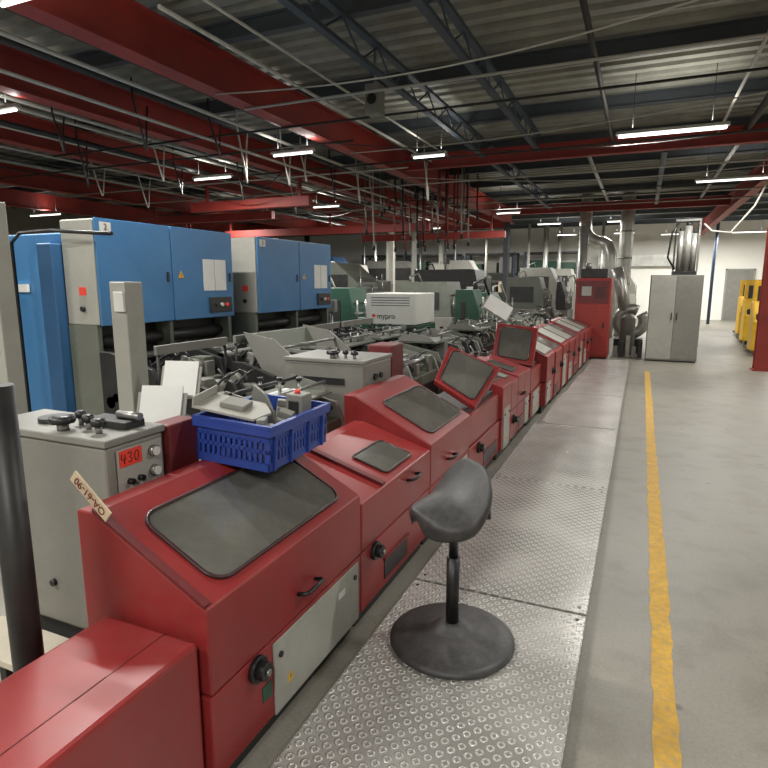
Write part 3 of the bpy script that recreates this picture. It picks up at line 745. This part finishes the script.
for (x, y, h, c) in ((-3.8, 6.9, 1.3, GREY), (-2.9, 10.6, 1.45, LGREY)):
    t = T("control_pendant", "small control box on a thin steel post", "control box", (x, y, 0), "control pendants")
    MB().cyl((x, y, 0), (x, y, h), .018, STEEL).make("pole", t)
    MB().box(x - .07, x + .07, y - .04, y + .04, h, h + .16, c).make("box_body", t, .006)
    MB().cyl((x - .02, y - .05, h + .11), (x - .02, y - .04, h + .11), .012, LABR).make("button", t)

# ------------------------------------------------------------ blue units
def blueunit(y0, ym, y1, first):
    t = T("blue_machine_unit", "tall blue machine unit with overhead door cabinet", "machine", (-4.1, (y0 + y1) / 2, 0), "blue machine units")
    MB().box(-3.98, -3.655, y0, y1, 1.38, 2.15, LGREY).make("cabinet_body", t, .01)
    for a, c in ((y0 + .01, ym - .006), (ym + .006, y1 - .005)):
        d = MB().box(-3.65, -3.632, a, c, 1.375, 2.155, BLUE).make("cabinet_door", t, .004)
        MB().box(-3.632, -3.622, c - .06, c - .04, 1.7, 1.78, BLACK).make("door_lock", d)
    MB().box(-4.75, -3.985, y0 + .02, y1, .0, 2.06, BLUE).make("side_frame", t, .01)
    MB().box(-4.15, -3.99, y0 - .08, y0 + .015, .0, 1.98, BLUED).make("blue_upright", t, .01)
    MB().box(-3.98, -3.66, y0 + .05, y1 - .05, .0, .6, DARK).make("drive_base", t, .01)
    for k in range(5):
        z = .68 + .14 * k; xx = -3.8 + .04 * (k % 2)
        MB().cyl((xx, y0 + .03, z), (xx, y1 - .03, z), .03 if k % 2 else .05, STEEL if k % 2 else DARK).make("roller", t)
    for a in (y0, ym - .02, y1 - .04):
        MB().box(-3.98, -3.68, a, a + .04, .6, 1.38, GGREY).make("bearing_plate", t)
    MB().box(-3.90, -3.84, y0 + .05, y1 - .05, .6, 1.36, DARK).make("rear_guard", t, .003)
    MB().box(-3.70, -3.64, y0 + .05, y1 - .05, .92, .96, STEEL).make("guard_rail", t, .003)
    py = y1 - .42
    MB().box(-3.632, -3.629, py, py + .15, 1.62, 1.9, PAPER).make("paper_notice", t)
    MB().box(-3.632, -3.629, py + .16, py + .31, 1.62, 1.9, PAPER).make("paper_notice", t)
    cp = MB().box(-3.632, -3.61, y1 - .36, y1 - .06, 1.42, 1.56, DARK).make("control_panel", t, .004)
    for k, mm in ((.28, BLACK), (.21, WHITE), (.14, LABR)):
        MB().cyl((-3.61, y1 - k, 1.49), (-3.595, y1 - k, 1.49), .018, mm).make("button", cp)
    warn(t, -3.632, ym + .1, 1.76, .035)
    MB().box(-3.83, -3.76, y0 - .004, y0, 1.6, 1.66, LABR).make("emergency_sticker", t)
    MB().cyl((-3.8, y0, 1.5), (-3.8, y0 - .02, 1.5), .02, INK).make("key_switch", t)
    pl = MB().box(-3.632, -3.629, y0 + .05, y0 + .15, 2.06, 2.13, WHITE).make("number_plate", t)
    text("2" if first else "3", pl, (-3.6275, y0 + .1, 2.095), FX, .06, INK)
    return t
blueunit(3.09, 3.84, 4.64, True); blueunit(5.04, 5.85, 6.6, False)
MB().tube([(-4.3, 2.93, 0.0), (-4.3, 2.93, 1.98), (-4.2, 2.93, 2.05), (-3.9, 2.95, 2.06), (-3.3, 2.95, 2.02)], .014, BLACK).make("lamp_rail", label="thin black bent rail beside the blue unit", cat="rail")
MB().box(-4.6, -4.4, 3.08, 3.105, 1.62, 1.68, WHITE).make("name_plate", label="small white plate on the blue machine", cat="sign")
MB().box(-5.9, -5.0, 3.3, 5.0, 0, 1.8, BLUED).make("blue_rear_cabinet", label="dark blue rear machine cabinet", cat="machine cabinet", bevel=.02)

# ------------------------------------------------------------ white/green unit
t = T("supply_unit", "white and green supply cabinet with small red emblem", "machine cabinet", (-3.1, 7.9, 0))
MB().box(-3.6, -2.8, 7.5, 8.3, 0, 1.10, GREEN).make("base_cabinet", t, .01)
for k in range(9):
    MB().box(-3.52 + .077 * k, -3.48 + .077 * k, 7.494, 7.5, 1.03, 1.08, DARK).make("vent_louvre", t)
MB().box(-3.56, -2.82, 7.48, 8.3, 1.11, 1.54, WHITE).make("white_casing", t, .012)
for k in range(4):
    MB().box(-3.48, -2.90, 7.474, 7.48, 1.37 + .035 * k, 1.38 + .035 * k, DARK).make("vent_slot", t)
MB().cyl((-3.44, 7.478, 1.23), (-3.44, 7.472, 1.23), .024, LABR, seg=16).make("red_emblem", t)
text("mypro", t, (-3.25, 7.472, 1.225), FY, .105, INK)

def genmachine(x0, x1, y0, y1, h, body, top, label, seed):
    r = random.Random(seed)
    t = T("workshop_machine", label, "machine", ((x0 + x1) / 2, (y0 + y1) / 2, 0), None)
    MB().box(x0, x1, y0, y1, .08, h * .6, body).make("base_cabinet", t, .01)
    MB().box(x0 + .05, x1 - .05, y0 + .05, y1 - .05, 0, .08, DARK).make("plinth", t)
    a = r.uniform(.0, .3) * (x1 - x0)
    MB().prism([(x0 + .06, h * .6), (x1 - .05, h * .6), (x1 - .08, h * .8), (x1 - .1 - a, h), (x0 + .06, h)], 'Y', y0 + .08, y0 + (y1 - y0) * .6, top).make("upper_housing", t, .008)
    MB().box(x0 + .1, x1 - .1, y0 + (y1 - y0) * .65, y1 - .05, h * .6, h * r.uniform(.75, .95), r.choice([GREY, DARK, GGREY])).make("rear_housing", t, .01)
    MB().box(x0 + .1, x0 + (x1 - x0) * .48, y0 - .01, y0, h * .15, h * .52, GREY).make("access_door", t, .004)
    MB().box(x1, x1 + .01, y0 + .1, y1 - .2, h * .2, h * .5, GREY).make("side_door", t, .004)
    MB().box(x0 + .15, x1 - .3, y0 + .07, y0 + .08, h * .68, h * .88, DARK).make("dark_panel", t)
    for k in range(3):
        z = h * (.64 + .1 * k)
        MB().box(x1 - .07, x1 - .06, y0 + .12, y0 + (y1 - y0) * .55, z, z + .03, LGREY if k % 2 else DARK).make("trim_bar", t)
    for k in range(4):
        yy = y0 + .15 + (y1 - y0 - .3) * k / 3; xx = x1 - .03
        MB().cyl((xx, yy, h * .6), (xx, yy, h * r.uniform(.7, .95)), .015, STEEL).make("guide_post", t)
    MB().cyl((x1 - .03, y0 + .15, h * .7), (x1 - .03, y1 - .15, h * .7), .013, STEEL).make("guide_bar", t)
    MB().tube([(x0 + .3, y0 + .3, h), (x0 + .3, y0 + .3, h + .1), (x0 + .4, y0 + .5, h + .16), (x0 + .5, y0 + .6, h * .9)], .02, r.choice([BLACK, STEEL, HOSE])).make("cable", t)
    return t
gm = [(-5.2, -4.1, 8.2, 9.4, 1.6, GREEN, GREEN), (-2.72, -2.2, 8.75, 9.7, 1.58, GREEN, GREEN), (-4.6, -3.3, 10.8, 12.4, 1.7, GREY, GGREY),
      (-2.9, -2.35, 10.8, 12.0, 1.5, GREEN, GREEN), (-7.8, -5.4, 7.8, 9.4, 1.8, GREY, BLUED), (-7.2, -5.4, 11, 13, 2.1, GREY, GGREY),
      (-10.5, -8.6, 6, 8, 1.9, BLUED, BLUE), (-11.5, -9, 10, 12.5, 2.0, LGREY, WHITE), (-5.4, -3.6, 14, 15.6, 2.0, GREY, DARK),
      (-3.0, -2.0, 13.8, 15, 1.8, GREY, GGREY), (-8.6, -7.2, 15, 16.6, 2.1, WHITE, GREEN), (-6, -4.9, 18.9, 20, 2.4, GREY, WHITE),
      (-3.4, -2.2, 17.5, 19.0, 2.1, GREY, GREY), (-13.5, -11.8, 17, 18, 2.2, GREY, WHITE), (-11, -9.2, 19.0, 20.5, 2.3, LGREY, WHITE),
      (-1.95, -1.6, 14.6, 15.8, 1.7, GREY, DARK), (-8, -6, 23, 23.9, 2.4, WHITE, LGREY), (-4, -2.4, 24, 26, 2.2, GREY, LGREY), (-11.5, -9, 24, 25.5, 2.6, GREY, GREY), (-14, -12, 23, 25, 2.8, BLUED, BLUED), (-1.6, -.2, 26, 27.5, 2.0, LGREY, GREY)]
for i, g in enumerate(gm):
    nm = {GREEN.name: "dark green", LGREY.name: "light grey", GREY.name: "grey", WHITE.name: "white", BLUED.name: "blue"}[g[5].name]
    genmachine(*g, nm + " print finishing machine with steel guide posts", 100 + i)
# service risers and storage racks in front of the far wall
rv = random.Random(31)
for k in range(16):
    x = -13.5 + .78 * k + rv.uniform(-.2, .2); y = rv.choice([22.75, 26.4, 27.2, 28.0]); r_ = rv.choice([.04, .06, .09, .12])
    if -4.3 < x < -2.2 and y < 27: y = 27.4
    MB().cyl((x, y, 0), (x, y, ZC + .0), r_, rv.choice([GALV, DARK, LGREY, GREY, STEEL]), seg=14).cyl((x, y, 1.5), (x, y, 1.58), r_ * 1.25, STEEL, seg=14).make("riser_pipe", label="vertical service riser pipe from floor to roof", cat="pipe", group="riser pipes")
for k, x in enumerate((-12.6, -9.8, -6.9, -4.0)):
    t = T("storage_rack", "tall steel storage rack loaded with boxes", "rack", (x, 29.0, 0), "storage racks")
    for px in (x - 1.2, x + 1.2):
        for py in (28.6, 29.5):
            MB().box(px - .04, px + .04, py - .04, py + .04, 0, 3.1, BLUEP).make("upright", t)
    for z in (.15, 1.1, 2.05, 3.0):
        MB().box(x - 1.2, x + 1.2, 28.58, 29.52, z, z + .08, DARK).make("shelf", t)
    for z in (.23, 1.18, 2.13):
        for q in range(3):
            xx = x - 1.05 + .74 * q; hh = rv.uniform(.4, .75)
            MB().box(xx, xx + .62, 28.7, 29.4, z, z + hh, rv.choice([CARD, GREY, LGREY, DARK, GREEN])).make("storage_box", label="storage box standing on the steel rack", cat="box", bevel=.01, group="boxes on the racks")

# ------------------------------------------------------------ far end
t = T("electrical_cabinet", "red painted upright cabinet at the walkway end", "cabinet", (-.98, 13.85, 0))
MB().box(-1.33, -.6, 13.5, 14.2, .06, 1.78, ORANGE).make("body", t, .015)
MB().box(-1.3, -.63, 13.53, 14.17, 0, .06, DARK).make("plinth", t)
d = MB().box(-1.29, -.64, 13.488, 13.5, .12, 1.2, ORANGE).make("door", t, .004)
MB().box(-.74, -.7, 13.475, 13.488, .7, .82, BLACK).make("latch", d)
d = MB().box(-1.29, -.64, 13.488, 13.5, 1.24, 1.72, RED2).make("upper_panel", t, .004)
MB().box(-1.2, -1.0, 13.48, 13.488, 1.4, 1.6, LGREY).make("display_plate", d)
for k in range(5):
    MB().box(-.92, -.7, 13.482, 13.488, 1.36 + .05 * k, 1.375 + .05 * k, DARK).make("vent_slot", d)
MB().box(-1.25, -.7, 13.6, 14.1, 1.78, 1.98, DARK).make("top_unit", t, .01)
MB().cyl((-1.1, 13.7, 1.98), (-1.1, 13.7, 2.1), .06, STEEL).make("top_fan", t)
t = T("storage_cabinet", "grey two-door metal storage cabinet", "cabinet", (.73, 14.1, 0))
MB().box(.16, 1.16, 13.8, 14.35, .03, 1.84, GREY).make("body", t, .01)
MB().box(.18, 1.14, 13.82, 14.33, 0, .03, DARK).make("plinth", t)
d1 = MB().box(.175, .657, 13.786, 13.8, .06, 1.82, LGREY).make("door", t, .004)
d2 = MB().box(.663, 1.145, 13.786, 13.8, .06, 1.82, GREY).make("door", t, .004)
MB().box(.60, .62, 13.77, 13.786, .9, 1.05, BLACK).make("door_handle", d1)
MB().box(.70, .72, 13.77, 13.786, .9, 1.05, BLACK).make("door_handle", d2)
t = T("filter_unit", "steel filter cylinders with pipes on the grey cabinet", "filter unit", (.78, 14.05, 1.84))
MB().box(.56, 1.02, 13.85, 14.25, 1.841, 1.92, DARK).make("base_frame", t, .005)
for x, r_, h_ in ((.68, .055, 2.75), (.81, .075, 2.85), (.94, .055, 2.7)):
    MB().cyl((x, 14.05, 1.92), (x, 14.05, h_), r_, GALV, seg=20).cyl((x, 14.05, h_), (x, 14.05, h_ + .07), r_ * .7, DARK, seg=20).make("filter_cylinder", t)
MB().box(.56, .59, 13.98, 14.1, 1.92, 2.95, DARK).make("frame_post", t)
MB().box(1.01, 1.04, 13.98, 14.1, 1.92, 2.95, STEEL).make("frame_post", t)
MB().box(.56, 1.04, 13.98, 14.1, 2.95, 2.99, STEEL).make("frame_bar", t)
MB().tube([(.6, 13.88, 1.95), (.45, 13.88, 2.2), (.5, 13.88, 2.7), (.62, 13.93, 2.9)], .02, BLACK).make("hose", t)
def arc(c, r, a0, a1, n=8):
    c = Vector(c)
    return [c + Vector((1, 0, 0)) * r * math.cos(math.radians(a0 + (a1 - a0) * i / n)) + Vector((0, 0, 1)) * r * math.sin(math.radians(a0 + (a1 - a0) * i / n)) for i in range(n + 1)]
t = T("extraction_duct", "galvanised round extraction duct behind the cross beam", "duct", (-.55, 19.8, 0), "extraction ducts")
MB().tube([(-.55, 19.9, ZC - .01), (-.55, 19.9, 3.6), (-.55, 19.9, 2.6), (-.55, 19.9, 1.9), (-.55, 19.9, .0)], .2, GALV, 20).make("vertical_duct", t)
for z in (1.6, 2.4, 3.2):
    MB().cyl((-.55, 19.9, z), (-.55, 19.9, z + .05), .22, STEEL, seg=20).make("duct_collar", t)
t = T("extraction_blower", "galvanised blower scroll on a dark base", "blower", (-.15, 15.5, 0))
MB().tube(arc((-.2, 15.4, .75), .3, 60, 400, n=18), .13, GALV, 16).make("blower_scroll", t)
MB().tube([(-.35, 15.4, 1.0), (-.42, 15.45, 1.4), (-.5, 15.5, 1.7), (-.6, 15.6, 2.0)], .14, GALV, 16).make("outlet_pipe", t)
MB().box(-.55, .1, 15.1, 15.7, 0, .34, DARK).make("blower_base", t, .01)
t = T("extraction_duct", "galvanised duct curving down beside the red cabinet", "duct", (-1.5, 19.7, 0), "extraction ducts")
MB().tube([(-1.75, 19.7, ZC - .01), (-1.75, 19.7, 3.6)] + [(-1.75 + .55 - .55 * math.cos(math.radians(k)), 19.6, 3.4 - .5 * math.sin(math.radians(k))) for k in range(15, 91, 15)] + [(-1.05, 19.45, 2.8), (-.95, 19.4, 2.5), (-.92, 19.4, 2.0), (-.92, 19.4, .0)], .18, GALV, 20).make("duct_pipe", t)
t = T("extraction_duct", "thin vertical galvanised duct", "duct", (-1.45, 16, 0), "extraction ducts")
MB().cyl((-1.45, 16, 0), (-1.45, 16, 3.1), .11, GALV, seg=20).make("duct_pipe", t)
MB().cyl((-.25, 14.75, 0), (-.25, 14.75, .85), .17, GREY, seg=24).cyl((-.25, 14.75, .85), (-.25, 14.75, .95), .17, GREY, r2=.05, seg=24).make("dust_collector", label="grey round dust collector drum", cat="drum")
for k in range(5):
    MB().box(-.52 + .13 * k, -.42 + .13 * k, 14.2 + .02 * k, 14.3 + .02 * k, 0, .25 + .12 * (k % 3), [GREY, DARK, STEEL][k % 3]).make("pump_block", label="small metal pump block on the floor", cat="machine part", bevel=.01, group="pump blocks")
MB().tube([(1.1, 14.2, 2.9), (1.25, 14.2, 2.75), (1.6, 14.2, 2.7), (1.95, 14.0, 3.2), (2.15, 13.9, BB - .01)], .02, HOSE, 8).make("loop_hose", label="white hose looping from the filter unit to the beam", cat="hose")

def column(x, y, m, z1, label, w=.18):
    MB().prism([(x - w / 2, y - w / 2), (x + w / 2, y - w / 2), (x + w / 2, y - w / 2 + .015), (x + .01, y - w / 2 + .015), (x + .01, y + w / 2 - .015), (x + w / 2, y + w / 2 - .015), (x + w / 2, y + w / 2), (x - w / 2, y + w / 2), (x - w / 2, y + w / 2 - .015), (x - .01, y + w / 2 - .015), (x - .01, y - w / 2 + .015), (x - w / 2, y - w / 2 + .015)], 'Z', 0.02, z1, m).box(x - w * .65, x + w * .65, y - w * .65, y + w * .65, 0, .02, m).make("steel_column", label=label, cat="column")
column(2.22, 13.2, BEAM, BB, "red painted steel H-column", .24)
column(-4.45, 20.8, PURL, BB, "dark steel column"); column(-8.8, 20.8, WHITE, BB, "white steel column")
column(-6.45, 17, WHITE, BB, "white steel column", .12); column(-12.5, 13.9, BEAM, BB, "red steel column")
MB().tube([(2.55, 27.0, 0), (2.55, 27, 2.5), (2.6, 27, ZC)], .06, BLUEP, 14).make("blue_pipe", label="dark blue-grey riser pipe near the far wall", cat="pipe")
MB().box(-2.0, 2.0, 29.7, 30, 2.4, 2.9, GALV).make("wall_duct", label="flat pale duct along the far wall", cat="duct")

def stacker(x, y, label):
    t = T("pallet_stacker", label, "pallet stacker", (x, y, 0), "yellow stackers")
    MB().prism([(y, .12), (y + .55, .12), (y + .55, 1.25), (y + .3, 1.25), (y, .8)], 'X', x - .34, x + .34, YEL).make("body", t, .04)
    MB().box(x - .28, x + .28, y + .02, y + .28, .8, .98, BLACK).make("battery_cover", t, .03)
    for a in (x - .3, x + .22):
        MB().box(a, a + .08, y + .56, y + .68, .1, 1.75, YEL).make("mast", t, .005)
    MB().box(x - .22, x + .22, y + .58, y + .66, 1.6, 1.75, YEL).make("mast_crossbar", t, .005)
    MB().box(x - .22, x + .22, y + .6, y + .64, .3, 1.6, DARK).make("mast_guard", t, .005)
    for a in (x - .26, x + .12):
        MB().box(a, a + .14, y + .68, y + 1.6, .06, .12, DARK).make("fork", t)
    for dx in (-.22, .22):
        MB().cyl((x + dx - .03, y + .2, .09), (x + dx + .03, y + .2, .09), .09, BLACK).make("wheel", t)
    MB().tube([(x, y + .05, .7), (x, y - .2, 1.05), (x, y - .25, 1.15)], .02, BLACK).tube([(x - .12, y - .25, 1.15), (x + .12, y - .25, 1.15)], .018, BLACK).make("tiller", t)
stacker(2.72, 15.6, "yellow electric pallet stacker parked by the column"); stacker(2.9, 18.2, "yellow pallet stacker with short mast")
stacker(3.1, 20.6, "yellow pallet stacker behind others")
MB().box(1.0, 1.9, 24, 25, .0, .9, CREAM).make("pale_crate", label="pale crate on the floor near the far wall", cat="crate", bevel=.02)

w = bpy.data.worlds.new("world"); SC.world = w; w.use_nodes = True
w.node_tree.nodes["Background"].inputs[0].default_value = (.8, .85, 1, 1); w.node_tree.nodes["Background"].inputs[1].default_value = .3
